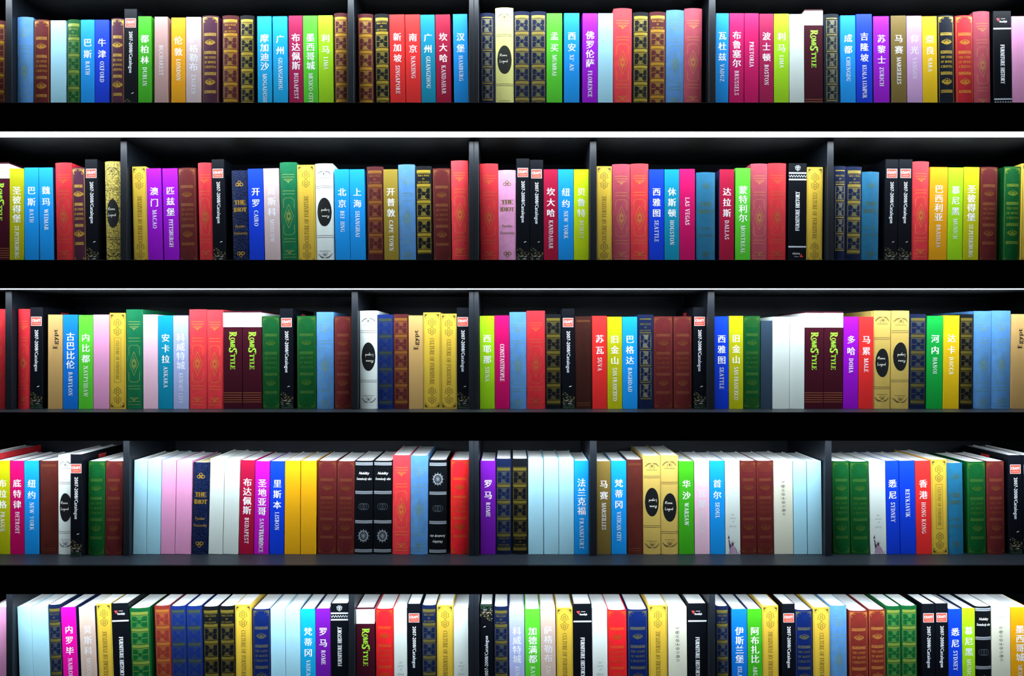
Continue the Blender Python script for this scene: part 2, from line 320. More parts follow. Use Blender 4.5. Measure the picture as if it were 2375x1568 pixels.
# ---------------------------------------------------------------- the books, shelf by shelf (px of the spine's left, right, top; kind; colour; text; flags)
BOOKS = {1: '''
-22 12 48 cross brown
39 76 40 diamond blue
78 114.5 46 corner brown
117 152.5 47.5 plain paleblue
155 186 46 cross green t
187 219 46 city sky 巴斯 BATH
220 252.5 46 city royal 牛津 OXFORD
257 288 43 corner mauvebrown
288 318 21 craft black
320 351 38 city leaf 都柏林 DUBLIN
358 389 39 city dusty - BUCHAREST |f
397 430 41 city orange 伦敦 LONDON
431 466 39.5 city palepink 萨格勒布 ZAGREB |f
468 507 37 corner mauvebrown
515 553 36.5 cross brown t
556 589 36.5 cross black
596 629.5 38 city cyan 摩加迪沙 MOGADISHU
632 666 38 city cyan 广州 GUANGZHOU
669 701.5 36.5 city maroon 布达佩斯 BUDAPEST
702 736 36.5 city green 墨西哥城 MEXICO_CITY
737 771.5 36 city lime 利马 LIMA
774 806 31 cross brown
829 865 33 cross brown
868 902 33 cross black t
902.5 938 34 city red 新加坡 SINGAPORE
939 974 34 city red 南京 NANJING
974.5 1008 34.5 city teal 广州 GUANGZHOU
1009 1044 34 city wine 坎大哈 KANDAHAR
1050 1084 33 city sky 汉堡 HAMBURG
1111 1147 31 sq navy
1148.5 1190.5 18.5 rome cream
1191.5 1229 27 cross navy
1230 1267 27 cross navy
1267.5 1304 31 city green 孟买 MUMBAI
1308 1344 30.5 city sky 西安 XI'_AN
1351 1386 31 city purple 佛罗伦萨 FLORENCE
1387 1422 31 plain paleblue
1422.5 1466 20 diamond coral
1468 1505 29 cross black
1506.5 1545 28 cross brown t
1545.5 1587 24 diamond blue
1587.5 1629 20 diamond rose
1660.5 1691 31 city sky 瓦杜兹 VADUZ
1692 1726 31 city magenta 布鲁塞尔 BRUSSELS
1726.5 1760 31 city magenta - PRETORIA
1761 1794 32 city maroon 波士顿 BOSTON
1795 1830 32 city lime 利马 LIMA
1830.5 1865 33 plain white
1865.5 1908.5 22 romestyle maroon
1911 1946 33 sq slate
1949 1984 36 city sky 成都 CHENGDU
1985 2022.5 33 city royal 吉隆坡 KUALA_LUMPUR
2025 2062 38 city purple 苏黎士 ZURICH |n
2066 2101.5 36.5 city olive 马赛 MARSEILLES |n
2102.5 2138 37 city lilac 仰光 YANGON |f
2138.5 2173 38 city yellow 奈良 NARA
2175 2213 36 corner navyblack
2216 2257 36.5 corner red
2257.5 2296 27 diamond rose
2303 2345 26 history black
2346 2384 38 plain pink
''', 2: '''
-22 21.5 377 romestyle maroon
22 55.5 391 city olivey 圣彼得堡 ST.PETERSBURG
56 89 389 city sky 巴斯 BATH
89.5 122 389 city sky 魏玛 WEIMAR |n
127 165.5 378 diamond red
166 196 389 corner mauvebrown
196.5 225.5 370 craft black
242 277.5 375 rome antique
306 338.5 387 culture gold |u
339 373 391 city purple 澳门 MACAO
376 411 391 city purple 匹兹堡 PITTSBURGH
412 453 390 corner brown
458 489.5 378 diamond red
490 519.5 370 craft black
536 573.5 396 idiot navy
574 609 392 city royal 开罗 CAIRO
610 646 391 city palepink 莫斯科 MOSCOW |f
648 688 377 diamond green
688.5 729 383 culture gold |u
730 772 380 rome white |r
775 809.5 393 city sky 北京 BEI_JING
810 845 393 city sky 上海 SHANGHAI
850 888 387 cross brown t
888.5 922 393 city goldolive 开普敦 CAPE_TOWN
923 962 382 diamond blue
963 1001 386 cross black t
1003 1044 391 corner brown
1046 1086 373 diamond coral
1112 1155 380 diamond red
1155.5 1196 395 idiot pink
1197 1228 368 craft black
1228.5 1260 371 craft black
1260.5 1293.5 393 city wine 坎大哈 KANDAHAR
1294 1330 393 city sky 纽约 NEW_YORK
1331 1366 393 city limey 贝鲁特 BEIRUT |f
1383.5 1419 386 culture gold |u
1420 1461.5 381 diamond rose
1462.5 1504 380 diamond coral
1505 1540 393 city royal 西雅图 SEATTLE
1541 1575.5 393 city teal 休斯顿 HOUSTON
1576 1612 392 city magenta - LAS_VEGAS
1615 1659 400 idiot steel
1669 1703 393 city wine 达拉斯 DALLAS |n
1706 1741 390 city green 蒙特利尔 MONTREAL
1741.5 1781 380 diamond rose
1781.5 1824 379 diamond red
1829.5 1871.5 379 history black |r
1872 1909 388 culture gold
1934 1963.5 386 sq navy t
1964 2000 387 cross navy t
2000.5 2040 399 idiot steel
2054 2084.5 370 craft black
2085 2117 370 craft black
2117.5 2156 375 diamond coral
2158 2199 388 city orange 巴西利亚 BRASILIA |f
2200 2235 389 city lime 慕尼黑 MUNICH |f
2236 2272.5 388 city yolive 圣彼得堡 ST.PETERSBURG
2275 2315.5 388 corner brown
2330 2369.5 387 corner green
2370 2412 380 culture gold
''', 3: '''
-28 11 717 diamond red
41 69 717 diamond red
70 99 713 craft black
111 145 730 egypt tan
146 180.5 730 city blue 古巴比伦 BABYLON
182 215.5 731 city green 内比都 NAYPYIDAW
216 253 730 plain pink
254 291 726 culture gold |b
291.5 331 718 diamond green
331.5 366 730 plain palerose
366.5 400.5 732 city teal 安卡拉 ANKARA
401 436 732 city lavender 科威特城 KUWAIT_CITY |f
438 478.5 718 diamond coral
479 517 719 diamond coral
517.5 561 722 romestyle maroon
562 606 722 romestyle maroon
607 648 734 corner green
649 679.5 716 craft black
688 732.5 733 corner green
733.5 773 724 diamond blue
775 814 734 corner brown
834 874.5 721 rome white |r
875 911.5 730 cross blue
912 947 729 cross brown
947.5 981 732 egypt tan
981.5 1021.5 725 culture gold
1022 1059 728 culture gold
1059.5 1088 714 craft black
1112 1146.5 733 city lime 西耶那 SIENA
1147 1181 732 city magenta - CONSTANTINOPLE
1181.5 1220.5 724 diamond blue
1221 1264 721 diamond red
1264.5 1302 729 cross black
1302.5 1332.5 716 craft black
1333 1372.5 734 faint darkbrown
1373 1407.5 733 city red 苏瓦 SUVA
1408 1442.5 735 city yolive 旧金山 SAN_FRANCISCO
1443 1478 735 city sky 巴格达 BAGHDAD
1478.5 1515.5 730 sq navy t
1516 1560.5 734 corner brown
1562 1604.5 734 corner brown
1608.5 1637.5 713 craft black
1657 1690 734 city royal 西雅图 SEATTLE
1690.5 1724 733 city yolive 旧金山 SAN_FRANCISCO
1724.5 1764 733 corner green s
1765 1791.5 744 plain slate
1792 1831.5 735 plain white
1832 1866.5 735 plain white
1867 1911 723 romestyle maroon
1911.5 1956 723 romestyle maroon
1957 1992 735 city purple 多哈 DOHA
1992.5 2027 735 city red 马累 MALE
2027.5 2067 721 rome gold
2068 2110 721 rome gold |r
2110.5 2149.5 729 cross navy
2150.5 2188 733 city emerald 河内 HANOI
2188.5 2226 732 city yellow 达卡 DACCA
2226.5 2259 729 cross black
2260 2301 722 diamond blue
2301.5 2345.5 721 diamond blue
2346 2386 729 egypt tan
''', 4: '''
-56 -14 1055 diamond red
-12 22.5 1069 city yolive 布拉格 PRAGUE |n
23 55.5 1069 city magenta 底特律 DETROIT |n
56 90 1069 city sky 纽约 NEW_YORK |n
91 133.5 1069 faint brown
134 170.5 1056 rome white
163 190 1054 craft black |v
204 243.5 1070 corner green |w
244.5 285 1070 corner brown |w
308 340 1068 plain paleblue
343 375 1066 plain paleblue
376 409 1068 plain pink
410 446 1069 plain pink
448.5 486 1073 idiot navy
488 521 1064 plain white
521.5 557 1066 plain white
558 591.5 1068 city wine 布达佩斯 BUDAPEST
592 626 1070 city violetpink 圣地亚哥 SANTIAGO
627 660.5 1070 city royal 里斯本 LISBON
661 697 1069 plain orange
698 734 1069 plain orange
737 781 1069 corner brown
782 823 1070 corner brown
823.5 865.5 1069 wheel black
867 909.5 1069 wheel black
911 952 1056 diamond coral
952.5 993 1057 diamond blue
995 1036.5 1067 wheel black |r
1045 1088 1067 corner scarlet
1114 1149.5 1069 city violet 罗马 ROME
1150 1186.5 1064 cross navy t |r
1187 1224.5 1064 cross black t |r
1225 1260 1065 plain paleblue
1261 1295.5 1065 plain paleblue
1296 1331 1065 plain paleblue
1332 1366.5 1069 city sky 法兰克福 FRANKFURT
1383.5 1416.5 1070 city olive 马赛 MARSEILLES
1417 1452.5 1069 city sky 梵蒂冈 VATICAN_CITY
1453 1490 1066 faint brown
1491 1532 1057 rome gold |r
1532.5 1573 1056 rome gold
1574 1609 1070 city leaf 华沙 WARSAW
1610 1645 1068 city palerose 哈瓦那 HAVANA |f
1645.5 1680 1069 city sky 首尔 SEOUL
1681 1715.5 1068 liberty white
1716 1754 1069 corner brown s
1754.5 1793.5 1069 corner brown s
1794 1838 1069 classic ivory
1839 1870 1070 plain paleblue
1872 1906 1070 plain paleblue
1930 1970 1070 corner green
1971 2015 1071 corner green
2016 2053 1070 liberty white
2053.5 2084 1069 city royal 悉尼 SYDNEY
2085 2121.5 1069 city royal - REYKJAVIK
2122 2158 1069 city red 香港 HONG_KONG
2158.5 2195.5 1066 culture gold |b
2196 2233 1074 idiot steel
2243 2286 1071 corner green
2288 2329.5 1070 corner brown
2339 2370 1056 craft black
2371 2402 1056 craft black
''', 5: '''
-24 14.5 1409 plain pink
38 71.5 1408 plain paleblue
72 110 1408 plain paleblue
110.5 140 1403 cross navy t
140.5 175 1409 city hotpink 内罗毕 NAIROBI |n
182 219 1409 city beige 莫斯科 MOSCOW |fn
223 257 1401 culture gold |u
258 297.5 1400 history black
299 346 1411 cross green
357 394 1405 cross redbrown
394.5 430 1406 cross blue
431 467.5 1406 cross blue
469 506.5 1407 cross black t
508 544.5 1406 cross black t
545 582 1403 culture gold
585 626.5 1413 corner darkblue
627 661 1412 plain paleblue
661.5 696 1412 plain paleblue
696.5 731 1413 city cyan 梵蒂冈 VATICAN_CITY |n
731.5 766 1412 city violet 罗马 ROME |n
766.5 807.5 1400 history black |r
824.5 868 1410 romestyle maroon
871 912.5 1412 corner scarlet
913 943.5 1411 liberty white
944 976 1401 craft black
977.5 1012.5 1404 cross navy t
1013 1051.5 1404 culture gold
1052 1086 1411 liberty white
1113 1143 1402 craft black |r
1145 1179 1407 cross navy t
1180.5 1216 1413 city lavender 科威特城 KUWAIT_CITY |f
1217 1252.5 1413 city green 加德满都 KATMANDU
1253 1288 1411 city beige 萨格勒布 ZAGREB |f
1290 1328 1410 culture gold
1329 1372 1401 history black
1373 1408 1411 liberty white
1409 1453 1415 corner scarlet
1455 1502 1414 corner darkblue m
1504 1547 1404 culture gold |u
1549 1592.5 1408 classic ivory
1596 1640 1400 history black
1660 1690 1406 cross navy t
1696 1732.5 1413 city blue 伊斯兰堡 ISLAMABAD |n
1733 1767 1413 city leaf 阿布扎比 ABU_DHABI |n
1767.5 1805 1405 culture gold |u
1814 1843.5 1401 craft black
1844 1884.5 1415 corner darkblue m
1886 1924 1409 culture gold
1924.5 1964 1405 diamond blue
1969 2013.5 1417 corner redbrown m
2014.5 2054 1414 corner redbrown m
2055 2089.5 1406 cross green
2090 2127 1405 cross green
2138 2168.5 1401 craft black
2169 2198.5 1400 craft black
2199 2230.5 1413 city royal 悉尼 SYDNEY |n
2231 2261 1411 city lime 慕尼黑 MUNICH |fn
2261.5 2299 1407 wheel black
2299.5 2343 1407 classic ivory
2344 2385 1409 city orange 墨西哥城 MEXICO_CITY |f
'''}
COL = {  # name: (albedo, plain words)
 'sky': ('#128CDA', 'sky blue'), 'royal': ('#0838C8', 'royal blue'), 'blue': ('#0C6CC8', 'mid blue'), 'cyan': ('#0E9CD0', 'cyan'), 'teal': ('#0484A4', 'teal'),
 'leaf': ('#3AA018', 'leaf green'), 'green': ('#50BE2C', 'bright green'), 'lime': ('#98CC14', 'lime'), 'limey': ('#BCD40E', 'yellow-green'), 'olivey': ('#A4A408', 'mustard green'),
 'yolive': ('#B0B008', 'yellow-olive'), 'yellow': ('#DCB410', 'yellow'), 'orange': ('#DC980C', 'amber'), 'red': ('#DC2A28', 'red'), 'wine': ('#9C0C34', 'crimson'),
 'maroon': ('#9C1048', 'raspberry'), 'magenta': ('#BC045A', 'magenta'), 'hotpink': ('#DC0898', 'hot pink'), 'purple': ('#9008BC', 'purple'), 'violet': ('#6A149C', 'violet'),
 'violetpink': ('#B010B0', 'bright violet'), 'olive': ('#74602C', 'olive brown'), 'goldolive': ('#8C7828', 'olive gold'), 'dusty': ('#B08C88', 'dusty pink'),
 'palepink': ('#C4AEAE', 'pale blush'), 'palerose': ('#E2B8CA', 'pale rose'), 'lilac': ('#C096C2', 'lilac'), 'lavender': ('#A0AAD6', 'lavender'), 'emerald': ('#0C9838', 'emerald'),
 'beige': ('#C0A89A', 'beige pink'), 'paleblue': ('#9CCCDC', 'pale blue'), 'white': ('#CCD6D0', 'white'), 'pink': ('#D892BC', 'pink'), 'slate': ('#2C3C4C', 'slate'),
 'brown': ('#4C1A1E', 'brown'), 'darkbrown': ('#341610', 'dark brown'), 'redbrown': ('#6E241E', 'red-brown'), 'mauvebrown': ('#442034', 'plum-brown'), 'navy': ('#0C1838', 'navy'), 'darkblue': ('#081C54', 'dark blue'),
 'black': ('#080B10', 'black'), 'navyblack': ('#0A1220', 'blue-black'), 'scarlet': ('#D81A24', 'scarlet'), 'coral': ('#D8343C', 'coral red'), 'rose': ('#A03C4C', 'dusty rose'), 'steel': ('#1A6488', 'steel blue'),
 'cream': ('#E0DC88', 'cream'), 'antique': ('#98883C', 'antique gold'), 'gold': ('#D8B43C', 'gold'), 'tan': ('#B8935A', 'tan'), 'ivory': ('#CCCCB8', 'ivory')}
TYPECOL = {('diamond', 'blue'): '#4C80B6', ('diamond', 'green'): '#10643E', ('diamond', 'red'): '#BC222C', ('corner', 'green'): '#06481E', ('corner', 'red'): '#B01424',
           ('cross', 'blue'): '#0C2260', ('cross', 'green'): '#084A22', ('rome', 'gold'): '#C0A454', ('corner', 'brown'): '#561A1C', ('sq', 'slate'): '#141E28', ('romestyle', 'maroon'): '#3C0E1C',
           ('rome', 'white'): '#DCE6E0', ('plain', 'orange'): '#DCA010', ('history', 'black'): '#080B11', ('craft', 'black'): '#080B12', ('faint', 'brown'): '#50201A'}
GOLD = '#C8A428'
LEAN = {1: [(0, 0), (500, 0), (620, 2), (1084, 4), (1110, 2), (1300, 0), (1620, -2), (1670, -2), (1760, 0), (2000, 2), (2375, 3)],
        2: [(0, 0), (60, 0), (125, 4), (400, 5), (610, 5), (800, 3), (1090, 3), (1200, 1), (1600, 0), (1900, -2), (2060, -3), (2375, -4)],
        3: [(0, -1), (400, 1), (1100, 1), (1400, 1), (1700, 0), (2000, -2), (2375, -2)],
        4: [(0, 1), (130, 1), (300, -3), (500, -5), (590, -4), (700, -1), (820, -2), (1100, 0), (1500, 1), (1700, 2), (1950, 3), (2090, 4), (2375, 2)],
        5: [(0, 4), (40, 7), (220, 9), (400, 6), (600, 2), (800, 2), (1100, 1), (1300, 2), (1600, 2), (2375, 2)]}
def lean_at(row, x):
    k = LEAN[row]
    if x <= k[0][0]: return k[0][1]
    for (a, p), (b, q) in zip(k, k[1:]):
        if x <= b: return p+(q-p)*(x-a)/(b-a)
    return k[-1][1]
PX = 1/946.5      # metres per photo pixel at the plane of the spines
white_ink = mat('#F4F6F8', .5); pages_m = mat('#F6F8F6', .8, kind='pages')
ROUND = {'diamond', 'corner', 'cross', 'sq', 'rome', 'idiot', 'faint', 'wheel'}

def cover_mesh(w, h, d, t, bulge, m_spine, m_board, root_name='book'):
    """case of a hardback: spine, two boards, hinge groove on round backs; open at head, tail and fore edge"""
    n = 16 if bulge else 2
    out, inn = [], []
    for i in range(n+1):
        x = -w/2+w*i/n; out.append((x, -bulge*(1-(2*x/w)**2)))
    ts = .0018
    for i in range(n+1):
        x = -w/2+t+(w-2*t)*i/n; inn.append((x, -bulge*(1-(2*x/w)**2)+ts))
    hinge = .0012 if bulge else 0
    L_ = [(-w/2, d), (-w/2, .012), (-w/2+hinge, .007), (-w/2+hinge*.3, .003)]
    R_ = [(w/2-hinge*.3, .003), (w/2-hinge, .007), (w/2, .012), (w/2, d)]
    if not bulge: L_ = [(-w/2, d), (-w/2, .001)]; R_ = [(w/2, .001), (w/2, d)]; out = [(-w/2+.0006, 0)]+out[1:-1]+[(w/2-.0006, 0)]
    outer = L_+out+R_; inner = [(-w/2+t, d)]+inn+[(w/2-t, d)]
    v, f, m = [], [], []
    for z in (0, h):
        v += [(x, y, z) for x, y in outer]+[(x, y, z) for x, y in inner]
    no, ni = len(outer), len(inner); k = no+ni
    nl = len(L_)
    for i in range(no-1):
        f.append((i, i+1, k+i+1, k+i)); m.append(0 if nl-1 <= i < nl+len(out) else 1)
    for i in range(ni-1): a = no+i; f.append((a+1, a, k+a, k+a+1)); m.append(2)
    f.append((no, 0, k, k+no)); m.append(1); f.append((no-1, k-1, 2*k-1, k+no-1)); m.append(1)
    # head and tail rims as a strip between outer and inner loops
    for base, rev in ((0, True), (k, False)):
        i = j = 0
        while i < no-1 or j < ni-1:
            if j == ni-1 or (i < no-1 and (i+1)/(no-1) <= (j+1)/(ni-1)): q = (base+i, base+i+1, base+no+j); i += 1
            else: q = (base+i, base+no+j+1, base+no+j); j += 1
            f.append(tuple(reversed(q)) if rev else q); m.append(1 if (i < nl or i > no-nl) else 0)
    return v, f, m
MESH = {}
used_labels = {}

def spine_city(P, col, han, latin, faint):
    n = len(han) if han != '-' else 0; h = P.h
    if faint: ink = mat('#E4E8EE', .5) if col in ('lime', 'limey', 'orange', 'lavender', 'palepink') else mat('#D6D4DA', .5)
    else: ink = white_ink
    pitch = {0: 0, 2: 26.5, 3: 24.6, 4: 21.6}[n]*PX; top = {0: 0, 2: 53, 3: 52, 4: 51}[n]*PX
    z = h-top; size = (19.6 if n < 4 else 20.5)*PX
    for c in (han if n else ''): P.han(c, .0003, z, size); z -= pitch
    z0 = h-(66*PX) if not n else z+pitch-(size/2)-7*PX
    txt = latin.replace('_', ' ')
    P.caps(txt, 'd', .0003, z0, .0102, track=-.02 if len(txt) > 9 else .08, wx=1.0 if len(txt) < 12 else .92)
    return ink
def fleur(P, z, s, up=1):
    for k in (-1, 1):
        P.path([(0, z), (k*.004, z+up*.002), (k*.009, z+up*.006), (k*.011, z+up*.0055)], .0009)
        P.path([(0, z-up*.002), (k*.003, z+up*.004), (k*.006, z+up*.0065)], .0009)
    P.path([(0, z-up*.003), (0, z+up*.007)], .0012); P.line(-.011, z+up*.0072, .011, z+up*.0072, .0006)
def spine_diamond(P):
    H = P.h; k = 1/.9465/1000; W = P.w*.35
    for o in (28, 34, 66, 73, 177, 184, 213, 220): P.band(H-(o+1)*k, H-o*k, -W, W)
    fleur(P, H-46*k, 1); fleur(P, H-203*k, 1, -1) if False else fleur(P, H-211*k, 1, 1)
    a, b = H-83*k, H-168*k; W = P.w*.31; c = .004
    P.path([(-W+c, a), (W-c, a)], .0009); P.path([(-W+c, b), (W-c, b)], .0009)
    for s in (-1, 1):
        P.path([(s*W, a-c), (s*W, a-.024)], .0009); P.path([(s*W, b+c), (s*W, b+.024)], .0009)
        P.path([(s*(W-c), a), (s*(W-c*.8), a-c*.8), (s*W, a-c)], .0009); P.path([(s*(W-c), b), (s*(W-c*.8), b+c*.8), (s*W, b+c)], .0009)
    m = (a+b)/2; q = W*.88
    P.path([(0, m+.029), (q, m), (0, m-.029), (-q, m), (0, m+.029)], .0009)
    for i in range(16):
        r = math.radians(i*22.5); P.line(.0032*math.cos(r), m+.005*math.sin(r), .0078*math.cos(r), m+(.0175 if i % 4 == 0 else .0125)*math.sin(r), .0013)
    P.arc(0, m, .0030, .0050, 0, 360, .0007)
def title3(P, H, o, lines=("WAR & PEACE", "BY", "LEO TOLSTOY"), k=1/946.5, step=7.5, cap=.0040):
    for i, t in enumerate(lines):
        P.caps(t, 'h', 0, H-(o+i*step)*k, cap, fit=P.w*.70 if len(t) > 4 else None, bold=.03)
def star_panel(P, z0, z1, W):
    P.mi = 1
    m = (z0+z1)/2; hz = (z1-z0)/2; s = min(W, hz)*.42
    # square panel with a star-shaped opening, eight sectors
    inner = []
    for i in range(16):
        r = math.radians(i*22.5+11.25*0); q = s*(1.18 if i % 4 == 2 else (.98 if i % 4 == 0 else .70)); inner.append((q*math.cos(r), m+q*math.sin(r)))
    for i in range(16):
        a, b = inner[i], inner[(i+1) % 16]
        def o(i):
            r = math.radians(i*22.5); c, d = math.cos(r), math.sin(r); q = 1/max(abs(c), abs(d)); return (W*q*c, m+hz*q*d)
        P.poly([a, o(i), o((i+1) % 16), b])
    P.mi = 0
    for a, b, c, d in ((-W, z0, W, z0), (-W, z1, W, z1), (-W, z0, -W, z1), (W, z0, W, z1)): P.line(a, b, c, d, .0007)
    P.line(0, z0+.002, 0, m-s*1.05, .0012); P.line(0, z1-.002, 0, m+s*1.05, .0012)
    P.line(-W+.002, m, -s*1.1, m, .0012) ; P.line(W-.002, m, s*1.1, m, .0012)
def spine_cross(P, title, sq):
    H = P.h; k = 1/946.5; W = P.w*(.42 if not sq else .36); z = 9
    bh = 6.5 if not sq else 2.5
    def bd(o): 
        P.band(H-(o+bh)*k, H-o*k, -W, W)
        if not sq: P.band(H-(o+bh+2.2)*k, H-(o+bh+1.5)*k, -W, W)
    bd(z)
    if title: P.mark('title_lettering'); title3(P, H, z+13); P.mark('gilt_ornament'); z += 32; bd(z)
    pitch = 38.2
    while z+pitch < H/k-2:
        a = H-(z+bh+3.2)*k; b = H-(z+pitch-2.4)*k
        star_panel(P, b, a, W*.97); z += pitch; bd(z)
def corner_orn(P, sx, sz, x, z):
    P.poly([(x, z), (x-sx*.0085, z), (x-sx*.0062, z-sz*.0018), (x-sx*.0045, z-sz*.005), (x-sx*.0018, z-sz*.0065), (x, z-sz*.0105)])
    P.arc(x-sx*.0085, z-sz*.003, .0022, .0022, 0, 360, .0007, 8); P.arc(x-sx*.003, z-sz*.0105, .0018, .0022, 0, 360, .0007, 8)
def scroll_orn(P, z, s=1.0):
    rnd = random.Random(5)
    for i in range(13):
        x = rnd.uniform(.0010, .0115); dz = rnd.uniform(-.0048, .0048)*(1-x/.016)*s; a = rnd.uniform(0, 360); r = rnd.uniform(.0011, .0021)
        for k in (-1, 1): P.arc(k*x, z+dz, r, r*s, a if k > 0 else 180-a, (a+250) if k > 0 else -70-a, .0009, 6)
    for k in (-1, 1): P.poly([(k*.001, z-.004*s), (k*.006, z-.0052*s), (k*.0125, z+.0015*s), (k*.008, z-.0015*s), (k*.003, z-.0012*s)])
    P.disc(0, z, .0018, .0034*s, strips=4); P.path([(0, z-.0075*s), (0, z+.0075*s)], .0010)
def spine_corner(P, var):
    H = P.h; k = 1/946.5; W = P.w*.44; t = .0008
    P.path([(-W, H-3.5*k), (W, H-3.5*k)], t); P.path([(-W, 3.5*k), (W, 3.5*k)], t)
    for s in (-1, 1): P.line(s*W, 3.5*k, s*W, H-3.5*k, t)
    for sx in (-1, 1): corner_orn(P, sx, 1, sx*(W-.0004), H-4*k); corner_orn(P, sx, -1, sx*(W-.0004), 4*k)
    V = W-.0035
    for o in (40, 82, 131, 173):
        P.mi = 1; P.band(H-(o+6)*k, H-o*k, -V, V); P.mi = 0; P.band(H-(o+.8)*k, H-o*k, -V, V); P.band(H-(o+6.8)*k, H-(o+6)*k, -V, V)
    scroll_orn(P, H-62*k, 1.1); scroll_orn(P, H-154*k, 1.3)
    P.mark('title_lettering'); title3(P, H, 97, ("THE COUNT", "OF MONTE", "CRISTO"), k, 11, .0055)
    P.mark('gilt_ornament')
    if var == 's':
        for o in range(6, 26, 3): P.band(H-(o+.7)*k, H-o*k, -V, V); P.band((o)*k, (o+.7)*k, -V, V)
def spine_rome(P):
    H = P.h; k = 1/946.5; W = P.w*.44
    P.mi = 0
    for o in (62, 66, 176.5, 180.5): P.band(H-(o+.9)*k, H-o*k, -P.w*.48, P.w*.48)
    for z, up in ((H-22*k, 1), (24*k, -1)):
        P.band(z-up*9*k, z-up*9*k+.0008, -W*.72, W*.72)
        for s in (-1, 1):
            P.arc(s*.0042, z-.003*up, .0026, .0026, 0, 300, .0008, 8); P.arc(s*.0024, z+.001*up, .0020, .0022, 0, 360, .0007, 8)
            for i in range(5): P.arc(s*(.005+i*.0024), z+up*(.0066-i*i*.00042), .0017, .0017, 20*i, 230+20*i, .0009, 6)
            P.path([(s*W*.95, z-up*.003), (s*W*.8, z+up*.001), (s*W*.5, z+up*.0052), (0, z+up*.0075)], .0008)
        P.disc(0, z, .0011, .003, strips=4)
    P.mark('oval_label'); P.disc(0, H-121*k, P.w*.40, .0350, strips=14)
    P.eps += .0001; P.mi = 1
    cx, z = -.002, H-113*k
    def scr(pts, x0, z0, s): P.path([(x0+a*s, z0+b*s) for a, b in pts], .0009)
    s = .0034
    P.mark('handwritten_title')   # Rome / Legend
    scr([(0,0),(.3,1.6),(1,2),(1.3,1.4),(.4,.9),(1.5,0)], -.0115, z, s); scr([(1.9,.2),(1.8,.8),(2.4,1),(2.5,.3),(1.9,.2)], -.0115, z, s)
    scr([(2.8,.1),(3,.9),(3.3,.9),(3.4,.1),(3.6,.9),(3.9,.9),(4,.1)], -.0115, z, s); scr([(4.4,.5),(5,.7),(4.8,1),(4.4,.6),(4.6,.1),(5.2,.2)], -.0115, z, s)
    z = H-127*k
    scr([(.2,2),(0,0),(1,.1)], -.0115, z, s); scr([(1.3,.5),(1.8,.7),(1.6,1),(1.3,.6),(1.5,.1),(1.9,.2)], -.0115, z, s)
    scr([(2.8,.9),(2.2,.8),(2.3,.2),(2.8,.3),(2.8,.9),(2.7,-.8),(2.1,-.7)], -.0115, z, s); scr([(3.1,.5),(3.6,.7),(3.4,1),(3.1,.6),(3.3,.1),(3.7,.2)], -.0115, z, s)
    scr([(4,.1),(4.1,.9),(4.5,.9),(4.6,.1)], -.0115, z, s); scr([(5.5,1.9),(5.4,.1),(4.9,.2),(5,.8),(5.4,.8)], -.0115, z, s)
def knot(P, z, s):
    for dz in (-1, 1):
        for i, r in enumerate((.0034, .0030, .0026)): P.arc(0, z+dz*(.0040+i*.0042)*s, r, .0030*s, 0, 360, .0006, 12)
        for k in (-1, 1): P.path([(0, z+dz*.0005), (k*.005, z+dz*.004*s), (k*.0105, z+dz*.0052*s), (k*.0078, z+dz*.0075*s), (k*.0085, z+dz*.011*s), (k*.004, z+dz*.0135*s), (0, z+dz*.016*s)], .0007)
        for k in (-1, 1): P.arc(k*.0055, z+dz*.0095*s, .0024, .0030*s, 0, 360, .0005, 8)
def spine_culture(P, fl):
    H = P.h; k = 1/946.5; W = P.w*.44
    P.path([(-W, 3*k), (W, 3*k), (W, H-3*k), (-W, H-3*k), (-W, 3*k)], .0006)
    for sx in (-1, 1): corner_orn(P, sx*.8, .8, sx*(W-.001), H-4.2*k); corner_orn(P, sx*.8, -.8, sx*(W-.001), 4.2*k)
    knot(P, H-33*k, 1.28); knot(P, 31*k, 1.28)
    P.mi = 1; P.mark('title_lettering')
    if 'u' in fl: P.caps('CULTURE OF FURNITURE', 'u', 0, 51*k, .0105, fit=108*k, wx=.7)
    elif 'b' in fl:
        P.caps('CULTURE OF FURNITURE', 'd', 0, H-64*k, .0078, fit=91*k)
        P.mi = 0; P.path([(-.008, H-58*k), (.008, H-58*k), (.008, H-161*k), (-.008, H-161*k), (-.008, H-58*k)], .0006)
    else: P.caps('CULTURE OF FURNITURE', 'd', 0, H-59*k, .0105, fit=108*k, wx=.7)
def spine_history(P):
    H = P.h; k = 1/946.5; W = P.w*.495
    P.mi = 1                                                    # white line below the badge
    P.band(H-42.5*k, H-39*k, -W, W)
    P.mi = 0; P.mark('title_lettering')
    P.caps('FURNITURE HISTORY', 'd', 0, H-78*k, .0098, fit=91*k, bold=.035)
    P.mark('printed_ornament'); P.mi = 1; P.band(36*k, 39.5*k, -W, W); P.band(21*k, 24.5*k, -W, W)
    zz = [(-W+i*2*W/14, (30+(2.6 if i % 2 else -2.6))*k) for i in range(15)]; P.path(zz, .0013)
    z = 11*k
    for s in (-1, 1):
        P.arc(s*.0030, z+.0018, .0024, .0026, 0, 360, .0012, 8); P.arc(s*.0045, z-.0022, .0020, .0020, 0, 360, .0010, 8); P.arc(s*.0020, z-.0044, .0018, .0018, 0, 360, .0009, 8)
    P.arc(0, z+.005, .0022, .0018, 0, 360, .0010, 8); P.line(0, z-.006, 0, z+.004, .0014)
    P.mark('small_logo'); P.mi = 2; P.band(H-19.5*k, H-17*k, -.0140, -.0060); P.band(H-23.5*k, H-19.5*k, -.0112, -.0086)
    P.mi = 0; P.sans('RomeStyle', 'h', .0025, H-24.5*k, .0072, .0185, .02, .1); P.line(-.003, H-18*k, .007, H-18*k, .0008)
